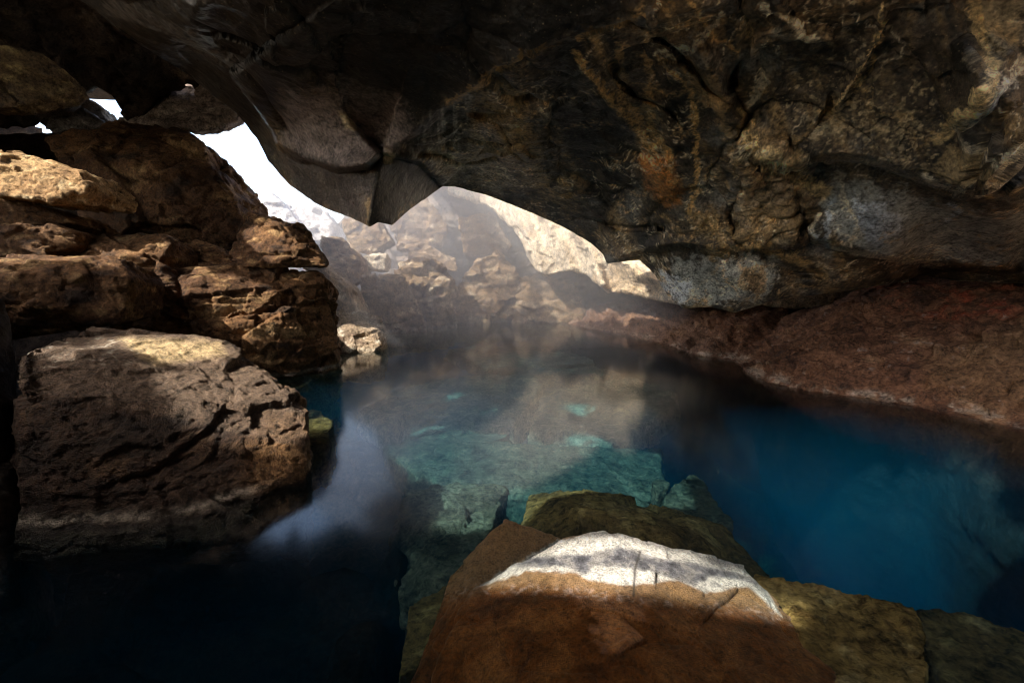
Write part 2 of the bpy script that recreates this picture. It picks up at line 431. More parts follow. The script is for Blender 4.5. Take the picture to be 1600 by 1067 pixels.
# ---- the ceiling and right-hand wall
ce_bot = interp([(-260, -260), (-100, -150), (0, -80), (130, 0), (170, 32), (240, 82), (290, 112), (330, 145), (370, 176), (400, 214),
                 (420, 250), (450, 285), (490, 313), (520, 328), (560, 343), (577, 352), (590, 345), (612, 350), (640, 325),
                 (690, 289), (720, 291), (760, 301), (800, 317), (850, 338), (890, 358), (925, 378), (944, 396), (950, 410),
                 (962, 408), (1000, 404), (1025, 428), (1045, 462), (1070, 480), (1110, 477), (1150, 487), (1200, 470), (1240, 462),
                 (1330, 452), (1400, 440), (1440, 428), (1500, 436), (1600, 440), (1800, 455), (2300, 520)])
ce_top = lambda x: np.full_like(x, -1000.)
ce_rbf = rbf([(-260, -260, 4.2), (130, 0, 4.4), (290, 112, 5.4), (400, 214, 5.8), (450, 285, 5.7), (520, 328, 5.4), (577, 352, 5.0), (612, 350, 5.1),
              (690, 289, 6.0), (800, 317, 6.6), (890, 358, 6.9), (950, 410, 6.9), (1045, 462, 6.3), (1150, 485, 5.9), (1240, 460, 5.6),
              (1440, 428, 5.5), (1600, 440, 5.0), (2300, 520, 4.0),
              (500, 220, 4.9), (600, 200, 4.6), (640, 232, 4.8), (700, 160, 4.2), (420, 120, 4.2), (300, 40, 3.6), (800, 130, 3.6), (800, 250, 5.2),
              (900, 280, 5.6), (1000, 340, 5.8), (1000, 200, 4.4), (1100, 390, 5.6), (1100, 250, 4.5), (1200, 330, 4.9), (1200, 120, 3.6),
              (1300, 240, 4.0), (1450, 280, 3.7), (1540, 300, 3.4), (1400, 100, 3.1), (1560, 120, 2.8), (1600, 0, 2.5), (1200, 0, 2.9), (1000, 60, 3.3), (800, 0, 2.9),
              (500, 0, 2.9), (1400, 380, 4.5), (1600, 360, 4.0), (2000, 300, 2.9), (2300, 0, 2.2), (0, -1000, 1.9), (800, -1000, 1.5), (1600, -1000, 1.4), (2300, -1000, 1.5), (-260, -1000, 2.2),
              (800, -500, 2.0), (200, -400, 2.6), (1500, -400, 1.8)])
CRACK1 = [(1140, 0), (1020, 40), (985, 22), (900, 60), (860, 70), (780, 110), (710, 160), (660, 195), (620, 232)]
LIP = [(1150, 240), (1230, 250), (1290, 247), (1350, 250), (1410, 268), (1460, 292), (1510, 305), (1545, 295), (1570, 268), (1600, 225), (1660, 150)]
LIP2 = [(1600, 80), (1560, 130), (1520, 180), (1490, 195)]
TONGUE = [(1265, 330), (1275, 370), (1310, 385), (1370, 400), (1440, 412), (1520, 418), (1600, 425)]
LOBE = [(360, 110), (410, 180), (432, 225), (470, 250), (530, 262), (575, 260), (598, 238)]
PRT = [(598, 238), (655, 254), (692, 290)]
STEP2 = [(945, 412), (1000, 395), (1060, 386), (1130, 393), (1200, 385), (1265, 372)]
def ce_depth(x, y):
    d = ce_rbf(x, y)
    def step(line, amp, wd, sgn, soft=3, taper=.1):
        soft = soft * 2.2
        dd, s, t = poly_dist(x, y, line); sd = dd * s * sgn        # + on the near side
        tp = sstep(0, taper, t) * sstep(0, taper, 1 - t) if taper else 1
        return -amp * tp * sstep(-soft, soft, sd) * np.exp(-np.maximum(sd, 0) / wd)
    d = d + step(LIP, .5, 90, -1, 5) + step(LIP2, .16, 60, 1, 8) + step(TONGUE, .35, 50, -1)
    d = d + step(LOBE, .40, 80, -1, 2.5, .03) + step(PRT, .30, 60, -1, 2, .02) + step(STEP2, .30, 60, -1)
    d = d + step(CRACK1, .18, 90, 1, 2)
    # the hanging prism: a ridge line nearest the viewer, one facet to each side
    dd, s, t = poly_dist(x, y, [(598, 238), (590, 280), (575, 352)])
    d = d - .35 * np.exp(-dd / 38) * sstep(225, 262, y)
    for ln, a, wdt in (([(1150, 90), (1158, 200), (1150, 320), (1155, 400)], .10, 4), ([(655, 250), (700, 243), (760, 244), (800, 250)], .08, 3), ([(715, 165), (770, 200), (830, 250)], .06, 3),
                       ([(1000, 50), (1060, 95), (1100, 110), (1140, 170)], .08, 3.5), ([(950, 90), (1000, 150), (1060, 200)], .05, 3), ([(1160, 300), (1220, 330), (1270, 330)], .10, 5),
                       ([(1180, 400), (1240, 420), (1300, 440)], .10, 5), ([(1050, 365), (980, 350), (900, 345)], .06, 3), ([(1230, 200), (1260, 250), (1300, 260)], .08, 4), ([(1310, 150), (1250, 230)], .05, 3)):
        q, _, t = poly_dist(x + 9 * np.sin(y * .06), y + 7 * np.sin(x * .05), ln); d = d + 1.7 * a * np.exp(-(q / (1.2 * wdt)) ** 2) * sstep(0, .1, t) * sstep(0, .1, 1 - t)
    # folded streams of rock running down the wall
    for ln, a, wdt in (([(740, 160), (820, 250), (905, 330)], .10, 16), ([(880, 90), (960, 180), (1030, 260), (1050, 330)], .12, 22),
                       ([(1080, 60), (1130, 150), (1160, 230), (1165, 320)], .16, 20), ([(1010, 140), (1040, 200), (1100, 260)], .08, 14),
                       ([(1380, 0), (1375, 60), (1340, 120), (1300, 180)], .06, 8), ([(1200, 20), (1260, 60), (1320, 70)], .08, 14),
                       ([(1500, 60), (1530, 120), (1540, 180)], .08, 12), ([(1100, 400), (1160, 440), (1170, 470)], .12, 18)):
        q, _, t = poly_dist(x, y, ln); d = d - a * np.exp(-(q / wdt) ** 2) * sstep(0, .15, t) * sstep(0, .15, 1 - t)
    return d
def ce_disp(V, x, y):
    wv = V + .25 * np.stack([fbm(V, .9, 3, k) for k in (31, 32, 33)], 1)
    f, e = facets(wv * np.array([1, .8, 1]), .95, 9); f2, e2 = facets(wv, 2.6, 10)
    smooth = patch(x, y, [(1290, 270), (1600, 320), (1700, 430), (1400, 410), (1280, 370)], 25) * .8
    smooth = np.maximum(smooth, patch(x, y, [(420, 140), (650, 120), (640, 235), (580, 262), (470, 250)], 20) * .8)
    prism = patch(x, y, [(585, 245), (655, 254), (690, 288), (612, 350), (575, 352)], 5) * .85
    k = 1 - np.maximum(smooth, prism)
    k = k * (.12 + .88 * sstep(0, 80, ce_bot(x) - y))
    d = k * (.075 * f + .035 * f2 + .06 * fbm(V, 1.4, 3, 30) - .03 * np.exp(-e / .04))
    d = d + (.35 + .65 * k) * (.026 * fbm(V, 3, 5, 34, ridged=True) + .006 * fbm(V, 17, 4, 35))
    crumble = patch(x, y, [(1130, 180), (1260, 200), (1290, 300), (1250, 390), (1120, 400), (1150, 300)], 40)
    d = d + crumble * .10 * fbm(V, 5, 4, 36, ridged=True)
    return d
def mixc(col, t, c):
    t = np.clip(t, 0, 1)[:, None]; return col * (1 - t) + np.array(c) * t
def ce_color(V, x, y):
    n1 = fbm(V, 1.3, 5, 50); n2 = fbm(V, 4, 5, 51); n3 = fbm(V, 12, 4, 52); n4 = fbm(V, 38, 3, 49)
    # vertical-ish streaking down the face
    fl = np.stack([x * .035 - y * .012, y * .006 + x * .002, 0 * x], 1)
    st = fbm(fl, 1.0, 5, 53)
    c = np.tile(np.array([.095, .07, .045]), (len(x), 1))
    c = mixc(c, sstep(-.05, .5, n1 + .3 * n3) * .8, (.21, .13, .06))
    c = mixc(c, sstep(.05, .35, st + .3 * n2 + .3 * n4) * .8, (.30, .19, .08))
    c = mixc(c, sstep(.05, .3, -st + .35 * n2 + .3 * n4) * .9, (.016, .015, .014))
    c = mixc(c, sstep(.22, .5, n2 + .5 * n3 + .5 * n4) * .6, (.38, .31, .2))
    c = mixc(c, sstep(.12, .3, st - .3 * n2 + .7 * n4 - .1) * .35, (.36, .26, .13))
    gq = fbm(V, 2.1, 5, 47); c = mixc(c, sstep(.05, .35, gq + .3 * n4) * .75, (.17, .165, .155)); c = mixc(c, sstep(.05, .3, -gq + .35 * n3) * .75, (.028, .025, .022))
    def line(pts, wd, colr, a=1., frac=.5):
        nonlocal c
        dd, s, t = poly_dist(x + 16 * n2 + 5 * n4, y + 16 * n3 + 5 * n4, pts)
        g = np.exp(-(np.abs(dd) / (wd * 1.15)) ** 2)
        c = mixc(c, a * sstep(.32, .62, g + .45 * n3 + .5 * n4 - .1), colr)
    def blob(pts, soft, colr, a=1.):
        nonlocal c
        g = patch(x + 22 * n2, y + 22 * n3, pts, soft)
        c = mixc(c, a * g ** .5 * sstep(.3, .7, g + .35 * n3 + .6 * n4), colr)
    rust = (.46, .19, .05); ochre = (.52, .33, .13); pale = (.68, .59, .44); blue = (.42, .47, .54); dark = (.018, .016, .015); gold = (.64, .47, .23)
    blob([(840, 70), (900, 60), (960, 160), (1010, 290), (950, 330), (880, 220)], 18, dark, .8)
    blob([(1000, 230), (1060, 250), (1075, 300), (1050, 330), (1010, 300)], 14, rust, .95)
    blob([(1060, 90), (1110, 110), (1140, 160), (1130, 180), (1080, 140)], 12, (.42, .27, .12), .7)
    blob([(740, 130), (830, 170), (850, 260), (900, 330), (840, 300), (770, 220)], 14, (.30, .2, .09), .6)
    blob([(720, 180), (780, 230), (820, 290), (760, 300), (700, 280), (660, 230)], 12, (.40, .32, .2), .55)
    blob([(1050, 120), (1100, 170), (1100, 330), (1060, 340), (1040, 200)], 20, dark, .6)
    blob([(1290, 280), (1400, 290), (1500, 330), (1600, 330), (1700, 430), (1500, 405), (1350, 395), (1280, 350)], 14, (.30, .30, .28), .9)
    blob([(1340, 310), (1400, 320), (1420, 370), (1370, 385), (1330, 350)], 16, (.45, .48, .54), .8)
    blob([(1450, 300), (1520, 310), (1500, 360)], 10, (.25, .2, .15), .5)
    blob([(1050, 400), (1130, 400), (1220, 400), (1200, 470), (1060, 476)], 10, (.36, .35, .31), .85)
    blob([(1150, 410), (1200, 420), (1190, 465), (1155, 450)], 8, (.40, .25, .10), .7)
    blob([(1030, 420), (1075, 440), (1070, 480), (1045, 465)], 8, (.6, .61, .62), .8)
    blob([(1150, 180), (1250, 210), (1280, 330), (1220, 380), (1140, 370), (1170, 260)], 25, (.30, .2, .1), .7)
    blob([(1480, 220), (1550, 230), (1560, 280), (1500, 300), (1460, 270)], 10, (.46, .33, .17), .7)
    blob([(1510, 0), (1600, 0), (1600, 70), (1540, 100), (1520, 60)], 10, (.42, .33, .2), .7)
    blob([(1300, 20), (1480, 30), (1510, 150), (1400, 200), (1300, 150)], 30, (.07, .05, .035), .7)
    c = mixc(c, .94 * patch(x + 25 * n2, y + 25 * n3, [(-300, -500), (1040, -500), (1040, -60), (980, 20), (860, 75), (700, 160), (640, 190), (560, 130), (450, 140), (400, 215), (330, 160), (230, 110), (-300, -300)], 22), (.010, .008, .007))  # shade of the unlit upper left painted into the rock colour
    # smooth violet-grey lobe, dark hanging prism
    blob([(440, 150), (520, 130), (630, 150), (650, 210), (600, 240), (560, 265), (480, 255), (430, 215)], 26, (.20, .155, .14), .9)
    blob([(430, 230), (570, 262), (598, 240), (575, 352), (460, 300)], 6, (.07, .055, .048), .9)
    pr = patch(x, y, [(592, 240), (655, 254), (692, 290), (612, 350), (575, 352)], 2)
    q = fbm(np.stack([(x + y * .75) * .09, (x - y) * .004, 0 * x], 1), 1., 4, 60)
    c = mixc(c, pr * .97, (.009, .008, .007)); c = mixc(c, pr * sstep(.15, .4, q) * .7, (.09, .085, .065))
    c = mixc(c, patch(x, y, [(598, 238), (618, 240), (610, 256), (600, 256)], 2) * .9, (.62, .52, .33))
    c = mixc(c, patch(x, y, [(528, 170), (552, 190), (556, 205), (540, 200)], 3) * .8, (.52, .42, .25))
    # streaks on the block right of the prism
    q = fbm(np.stack([x * .12, y * .012, 0 * x], 1), 1., 4, 61)
    m = patch(x, y, [(665, 175), (740, 150), (730, 235), (640, 235)], 8)
    c = mixc(c, m * .8, (.045, .042, .04)); c = mixc(c, m * sstep(.0, .45, q) * .8, (.42, .4, .35))
    m = patch(x, y, [(650, 240), (740, 238), (790, 300), (700, 290)], 8)
    c = mixc(c, m * sstep(.0, .4, n3 + .5 * q) * .8, (.5, .45, .34))
    line([(1185, 120), (1190, 135), (1175, 150), (1165, 165)], 9, pale, .9); line([(1160, 170), (1175, 220), (1220, 250), (1290, 300)], 12, gold, .7)
    line([(1520, 0), (1535, 60), (1545, 110), (1530, 160), (1490, 195), (1465, 215)], 11, gold, .9)
    line([(1600, 90), (1560, 140), (1530, 180), (1500, 200)], 7, pale, .8); line([(1500, 200), (1540, 240), (1560, 260)], 9, pale, .7)
    line([(1590, 235), (1560, 275), (1530, 305), (1490, 298), (1440, 278)], 5, pale, .8)
    line([(1375, 0), (1372, 55), (1350, 100), (1310, 155), (1290, 180)], 3, gold, .9); line([(1380, 55), (1360, 110), (1330, 140)], 2.5, ochre, .9)
    line([(1075, 0), (1120, 60), (1150, 80)], 5, ochre, .7); line([(1130, 20), (1085, 70), (1060, 90)], 6, pale, .6)
    line([(1190, 0), (1250, 45), (1275, 70)], 7, pale, .7)
    line([(1025, 85), (1055, 75), (1080, 75)], 3.5, pale, .9); line([(1030, 95), (1060, 120), (1085, 150), (1090, 270), (1075, 330)], 5, ochre, .8)
    line([(900, 60), (1000, 20)], 4, ochre, .6); line([(700, 160), (760, 125), (850, 75)], 5, ochre, .6)
    line([(900, 90), (950, 150), (990, 200), (1020, 240)], 7, ochre, .75); line([(965, 80), (975, 150), (1000, 190)], 8, ochre, .5); line([(1010, 90), (1020, 200), (1050, 260)], 8, ochre, .5)
    line([(1270, 330), (1275, 370), (1320, 388), (1400, 405), (1470, 412)], 5, pale, .75); line([(1310, 270), (1330, 330), (1350, 365), (1320, 380)], 5, pale, .6)
    line([(1270, 360), (1295, 385), (1290, 330), (1310, 310)], 4, blue, .6); line([(1480, 315), (1500, 325), (1480, 345)], 4, blue, .7)
    line([(1120, 395), (1180, 380), (1240, 400), (1290, 430)], 8, ochre, .6)
    line([(170, 10), (230, 30), (290, 60), (370, 100)], 12, (.2, .18, .17), .5); line([(530, 0), (580, 20)], 5, (.3, .28, .25), .5)
    E = patch(x, y, [(-300, -500), (1040, -500), (1040, -60), (980, 20), (860, 75), (700, 160), (640, 240), (690, 292), (575, 360), (300, 300), (-300, 0)], 12)  # area with painted shade, mostly spared by the brightening below
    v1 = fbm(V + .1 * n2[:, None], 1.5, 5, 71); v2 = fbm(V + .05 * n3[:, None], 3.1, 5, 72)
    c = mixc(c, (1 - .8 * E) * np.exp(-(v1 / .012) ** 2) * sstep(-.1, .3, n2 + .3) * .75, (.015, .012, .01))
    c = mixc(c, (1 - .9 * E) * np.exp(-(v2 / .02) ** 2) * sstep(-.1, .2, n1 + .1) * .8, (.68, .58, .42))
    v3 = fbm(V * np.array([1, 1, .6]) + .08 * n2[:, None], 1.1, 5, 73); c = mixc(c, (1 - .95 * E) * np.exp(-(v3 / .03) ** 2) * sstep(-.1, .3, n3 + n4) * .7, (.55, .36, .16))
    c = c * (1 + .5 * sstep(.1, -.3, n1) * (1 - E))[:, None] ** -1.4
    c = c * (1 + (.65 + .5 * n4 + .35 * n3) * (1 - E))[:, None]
    for i, (x0, y0) in enumerate([(1250, 150), (1290, 215), (1340, 190), (1370, 215), (1420, 190), (1450, 230), (1400, 240), (1360, 160), (1440, 150), (1330, 100)]):
        q = ((x - x0) ** 2 + (y - y0) ** 2) / 45. ** 2
        c = mixc(c, np.exp(-q) * sstep(.22, .32, fbm(V, 26, 2, 70 + i)) * .8, (.6, .47, .28))
    return c
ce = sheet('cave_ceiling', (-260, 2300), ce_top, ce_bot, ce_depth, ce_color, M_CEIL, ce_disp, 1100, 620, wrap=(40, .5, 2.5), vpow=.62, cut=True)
tag(ce, kind='structure')

# ---- dark rock wall in the upper left, behind the ceiling's edge
g_bot = interp([(-900, 260), (-300, 190), (0, 186), (60, 168), (100, 128), (135, 112), (168, 140), (190, 178), (215, 168), (258, 138), (288, 126), (340, 146), (420, 200)])
g_top = lambda x: np.full_like(x, -420.)
gw = sheet('upper_wall', (-900, 420), g_top, g_bot, rbf([(-900, 200, 4.5), (0, 180, 6.6), (200, 180, 7.4), (400, 180, 8.2), (0, -420, 3.8), (420, -420, 4.6), (-900, -420, 3.0)]),
           lambda V, x, y: palette(V, [(.05, .035, .025), (.09, .06, .04), (.14, .1, .06), (.02, .018, .015)], 3, 2.), M_BLOCK,
           lambda V, x, y: rock_disp(V, 2.2, 1., 12), 330, 160, wrap=(20, 1.2, 1.2), cut=True)
tag(gw, kind='structure')

# ---- sunlit curtain of rock at the back right
h_bot = interp([(700, 300), (760, 318), (790, 340), (808, 368), (822, 398), (838, 420), (852, 430), (890, 421), (918, 428), (940, 448), (953, 458), (975, 452), (1020, 466), (1050, 470), (1120, 480), (1420, 475)])
h_top = interp([(700, 200), (1120, 260), (1420, 200)])
def h_depth(x, y):
    d = rbf([(700, 300, 13.5), (760, 300, 12.6), (830, 420, 11.5), (900, 330, 10.4), (900, 420, 10.6), (950, 450, 9.9), (1040, 460, 8.4), (1120, 470, 7.8), (950, 250, 9.5), (1120, 260, 7.6), (1420, 240, 6.9), (1420, 475, 7.1), (700, 200, 12)])(x, y)
    for ln, a, wdt in (([(800, 310), (830, 380), (845, 425)], .35, 12), ([(850, 330), (875, 380), (890, 420)], .3, 10), ([(900, 360), (925, 400), (940, 445)], .4, 12), ([(960, 400), (1000, 430), (1030, 440)], .3, 10)):
        q, _, t = poly_dist(x, y, ln); d = d - a * np.exp(-(q / wdt) ** 2)
    return d
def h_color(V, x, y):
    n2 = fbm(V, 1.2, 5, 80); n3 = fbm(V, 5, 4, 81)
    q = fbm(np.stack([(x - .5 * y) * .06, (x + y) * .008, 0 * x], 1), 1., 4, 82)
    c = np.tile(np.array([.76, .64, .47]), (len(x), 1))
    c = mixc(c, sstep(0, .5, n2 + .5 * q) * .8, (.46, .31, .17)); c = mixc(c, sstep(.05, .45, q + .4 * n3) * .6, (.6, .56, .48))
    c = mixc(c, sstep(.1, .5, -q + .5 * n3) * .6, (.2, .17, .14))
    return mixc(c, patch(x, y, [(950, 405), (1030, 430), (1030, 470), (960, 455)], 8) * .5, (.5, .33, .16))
hw = sheet('curtain_wall', (700, 1420), h_top, h_bot, h_depth, h_color, M_BLOCK,
           lambda V, x, y: .10 * fbm(V, 1.3, 4, 83) + .06 * facets(V, .9, 84)[0] + .03 * facets(V, 3, 85)[0] + .02 * fbm(V, 7, 3, 86, ridged=True), 520, 200, wrap=(20, 1.5, .6))
tag(hw, kind='structure')

# ---- the hazy back wall
def b_depth(x, y): return rbf([(380, 300, 14), (700, 250, 15), (850, 300, 14), (1000, 350, 12.5), (380, 520, 12.5), (700, 520, 13.4), (1000, 520, 12)])(x, y)
bw = sheet('back_wall', (380, 1060), interp([(380, 385), (500, 372), (530, 345), (560, 300), (600, 160)]), lambda x: 540 + 0 * x, b_depth,
           lambda V, x, y: palette(V, [(.16, .12, .085), (.26, .19, .13), (.36, .28, .2), (.08, .06, .05)], 5, 2.5), M_BLOCK,
           lambda V, x, y: rock_disp(V, 3.0, 2., 13, chip=1.6), 300, 200)
tag(bw, kind='structure')
# the opening's left jamb keeps the back wall clear of the bright gap

# ---- right-hand red cinder bank
shore = np.array([(880, 503), (900, 508), (920, 514), (960, 519), (1000, 528), (1045, 540), (1060, 546), (1100, 557), (1146, 562), (1165, 580), (1200, 597), (1260, 609),
                  (1350, 622), (1440, 637), (1530, 657), (1600, 670), (1800, 720), (2300, 860)], float)
def bank():
    nx = 620
    cum = np.concatenate([[0], np.cumsum(np.hypot(*np.diff(shore, axis=0).T))])
    s = np.linspace(0, cum[-1], nx); sx = np.interp(s, cum, shore[:, 0]); sy = np.interp(s, cum, shore[:, 1])
    base = W(sx, sy, 0.)
    # outward direction (away from the water), constant-ish to the right and back
    out = np.tile(np.array([.80, .60]), (nx, 1))
    # the valley between the two lumps
    val = np.exp(-((sx - 1160) / 38) ** 2)
    hgt = np.interp(sx, [880, 900, 960, 1040, 1100, 1180, 1300, 1600, 2300], [.5, .62, .72, .8, .86, .95, 1.15, 1.25, 1.3])
    up = np.linspace(0, 1, 210) ** 1.15
    rows = []
    sh = np.interp(sx, [880, 1100, 1300, 1450, 1600, 2300], [.3, .05, .05, .3, .8, 1.4])
    for k in np.linspace(1, 0, 90)[:-1]:                 # under water: a shelf, then dropping steeply into the fissure
        kk = sh * np.minimum(1, k * 2.2) - 1.7 * k ** 1.2
        rows.append(np.stack([base[:, 0] - out[:, 0] * kk, base[:, 1] - out[:, 1] * kk, -3.3 * k ** 1.6 + 0 * base[:, 0]], 1))
    for k in up:
        run = 3.2 * k + .5 * val * np.minimum(1, k * 4)
        z = hgt * (1 - (1 - k) ** 2.2) * (1 - .3 * val * (1 - k))
        rows.append(np.stack([base[:, 0] + out[:, 0] * run, base[:, 1] + out[:, 1] * run, z], 1))
    V = np.stack(rows); n = len(V)
    du = np.gradient(V, axis=1); dv = np.gradient(V, axis=0); Nn = np.cross(dv, du); Nn /= np.linalg.norm(Nn, axis=-1, keepdims=True)
    if Nn[..., 2].mean() < 0: Nn = -Nn
    Vf = V.reshape(-1, 3); Nf = Nn.reshape(-1, 3)
    uw = sstep(.0, .12, Vf[:, 2])
    wv = Vf + .15 * np.stack([fbm(Vf, 2, 3, k) for k in (41, 42, 43)], 1)
    f, e = facets(wv, 1.6, 14); f2, _ = facets(wv, 5, 15)
    lump = .95 + .9 * sstep(3.2, 2.4, Vf[:, 0] - .1 * Vf[:, 1])
    d = .12 * fbm(Vf, .9, 3, 16) + lump * (.08 * f + .05 * f2 + .08 * fbm(Vf, 3.0, 5, 17, ridged=True) + .03 * fbm(Vf, 11, 5, 18)) - .04
    d = d * (.35 + .65 * uw)
    Vf = Vf + Nf * d[:, None]
    n1 = fbm(Vf, .8, 4, 44); n2 = fbm(Vf, 3, 5, 45); n3 = fbm(Vf, 11, 4, 46)
    c = np.tile(np.array([.19, .088, .045]), (len(Vf), 1))
    c = mixc(c, sstep(-.1, .45, n2 + .4 * n3) * .7, (.34, .16, .08)); c = mixc(c, sstep(.2, .55, n2 - n1) * .6, (.42, .25, .13))
    c = mixc(c, sstep(.1, .5, -n2 + .5 * n3) * .7, (.05, .025, .018))
    X, Y = proj(Vf)
    c = mixc(c, patch(X + 20 * n2, Y + 12 * n3, [(1330, 440), (1600, 440), (1600, 500), (1500, 510), (1400, 480)], 25) * sstep(-.1, .35, n2 + .5 * n3) * .7, (.36, .05, .02))
    c = mixc(c, patch(X + 20 * n2, Y + 12 * n3, [(1440, 560), (1600, 500), (1650, 660), (1450, 600)], 25) * .5, (.26, .15, .065))
    c = mixc(c, patch(X, Y, [(860, 440), (1060, 440), (1140, 570), (1000, 560), (860, 520)], 30) * .5, (.28, .17, .11))
    c = mixc(c, sstep(.35, .5, n3 + .3 * n2) * .5, (.42, .34, .28))
    z = Vf[:, 2]
    c = mixc(c, np.exp(-((z - .03 - .04 * n2) / .03) ** 2) * sstep(-.15, .25, n2 + n3) * .85, (.5, .39, .29))
    c = mixc(c, sstep(0, -.05, z) * .93, (.045, .036, .014)); c = mixc(c, sstep(-.1, -.6, z + .15 * n1) * .95, (.010, .014, .016))
    i = np.arange(n * nx).reshape(n, nx)
    Fc = np.stack([i[:-1, :-1], i[:-1, 1:], i[1:, 1:], i[1:, :-1]], -1).reshape(-1, 4)
    o = make('cinder_bank', Vf, Fc, M_RED, c); tag(o, kind='structure')
bank()

# ---- unseen ledges added to bounce sunlight onto the ceiling: beyond the right edge, and behind the photographer's left shoulder
def block(name, pts, vox, amp, seed, pal):
    V, Nn, Fc = remeshed([[np.array(p, float) for p in pts]], vox)
    V = V + Nn * (amp * rock_disp(V, 3, 1., seed))[:, None]
    o = make(name, V, Fc, M_BLOCK, palette(V, pal, 9, 2.)); tag(o, kind='structure')
BOUNCE = [(.45, .35, .24), (.52, .42, .3), (.6, .52, .4), (.3, .22, .15)]
block('bounce_ledge', [(4.2, -4.0, .1), (4.3, 2.6, .1), (8.8, -5, .6), (8.8, 3.8, .7), (3.9, -4.2, -2.5), (4.0, 2.8, -2.5), (8.9, -5, -2.5), (8.9, 3.8, -2.5), (6.5, 3.6, .4), (6, -5, .3)], .07, 1., 77, BOUNCE)
block('bounce_ledge', [(-2.2, -4.8, .15), (-2.3, -.3, .15), (-9, -5.2, .6), (-9, .2, .5), (-2, -5, -2.5), (-2, 0, -2.5), (-9, -5.2, -2.5), (-9, .3, -2.5)], .08, .5, 79, BOUNCE)
DARK = [(.04, .03, .022), (.07, .05, .035), (.1, .075, .05), (.02, .015, .012)]
block('added_dark_rock', [(-8, .25, -2), (-1.15, .1, -2), (-1.2, .5, -2), (-8, .9, -2), (-8, .3, 1.9), (-1.3, .12, 1.65), (-1.35, .5, 1.6), (-8, .9, 1.9)], .05, .3, 80, DARK)  # unseen wall added to keep ledge bounce off the left-hand rocks

block('added_dark_rock', [tuple(P(*q)) for q in [(-160, 430, 2.8), (2, 470, 2.9), (12, 620, 2.5), (14, 900, 1.95), (-160, 980, 1.8), (-160, 520, 2.2), (-160, 430, 3.6), (-20, 480, 3.6)]] + [(-3.0, 2.2, -1.5), (-2.2, 2.0, -1.5)], .03, .3, 81, DARK)  # dark rock added to turn the left edge strip black

# ---- rock overhang added unseen at the photographer's back to shade the near boulder, and the dark wall behind the left-hand pile
def blocker():
    pts = [np.array(p, float) for p in [(-1.3, -1.2, 1.7), (1.7, -1.3, 1.8), (-1.3, -.4, 2.0), (1.6, -.4, 1.9), (-1.4, -1.4, 4.7), (1.9, -1.4, 4.7), (-1.4, -.5, 4.7), (1.8, -.5, 4.7), (-2.0, -1.5, .0), (-1.5, -.9, .0), (-1.9, -.8, 1.)]]
    V, Nn, Fc = remeshed([pts], .06)
    V = V + Nn * (.6 * rock_disp(V, 2, 1., 78))[:, None]
    o = make('light_blocker', V, Fc, M_BLOCK, palette(V, [(.05, .04, .03), (.09, .07, .05), (.13, .1, .07), (.03, .02, .015)], 9, 2.)); tag(o, kind='structure')
blocker()
lw = sheet('left_wall', (-420, 372), interp([(-420, 205), (230, 205), (290, 270), (372, 350)]), lambda x: 660 + 0 * x, rbf([(-420, 200, 6.6), (0, 200, 8.2), (372, 200, 8.7), (372, 660, 6.5), (0, 660, 6), (-420, 660, 5)]),
           lambda V, x, y: palette(V, [(.05, .03, .02), (.08, .05, .03), (.12, .08, .05), (.02, .015, .01)], 3, 2.), M_BLOCK,
           lambda V, x, y: rock_disp(V, 2.2, 1., 14), 160, 110)
tag(lw, kind='structure')

# ---- lakebed
def bed():
    xs = np.linspace(-9.4, 8.9, 260); ys = np.linspace(-5.5, 16.8, 320)
    X, Y = np.meshgrid(xs, ys, indexing='ij')
    V = np.stack([X, Y, 0 * X], -1).reshape(-1, 3)
    x = V[:, 0]; y = V[:, 1]
    deep = -1.55 - 1.7 * sstep(.2, 2.2, x - .12 * (y - 2)) * sstep(9.5, 5, y) + 0.95 * sstep(-.35, -.6, x + .12 * (y - 1.5)) * sstep(3.3, 2.8, y)
    f, e = facets(V + .3 * np.stack([fbm(V, .8, 2, k) for k in (1, 2, 3)], 1), .8, 21)
    f2_, e2_ = facets(V, 2.6, 24)
    z = deep + .25 * f - .25 * np.exp(-e / .05) + .07 * f2_ - .06 * np.exp(-e2_ / .05) + .08 * fbm(V, 1.4, 3, 22) + .02 * fbm(V, 6, 3, 23)
    V[:, 2] = z
    c = palette(V, [(.05, .047, .034), (.07, .066, .047), (.11, .1, .075), (.018, .017, .013)], 6, 1.2)
    c = mixc(c, sstep(-.2, -.5, x) * sstep(4.4, 3.6, y), (.008, .008, .007))  # bed painted near-black at left, standing in for unlit water
    n = 260; m = 320; i = np.arange(n * m).reshape(n, m)
    Fc = np.stack([i[:-1, :-1], i[1:, :-1], i[1:, 1:], i[:-1, 1:]], -1).reshape(-1, 4)
    o = make('lakebed', V, Fc, M_BED, c); tag(o, kind='structure')
bed()

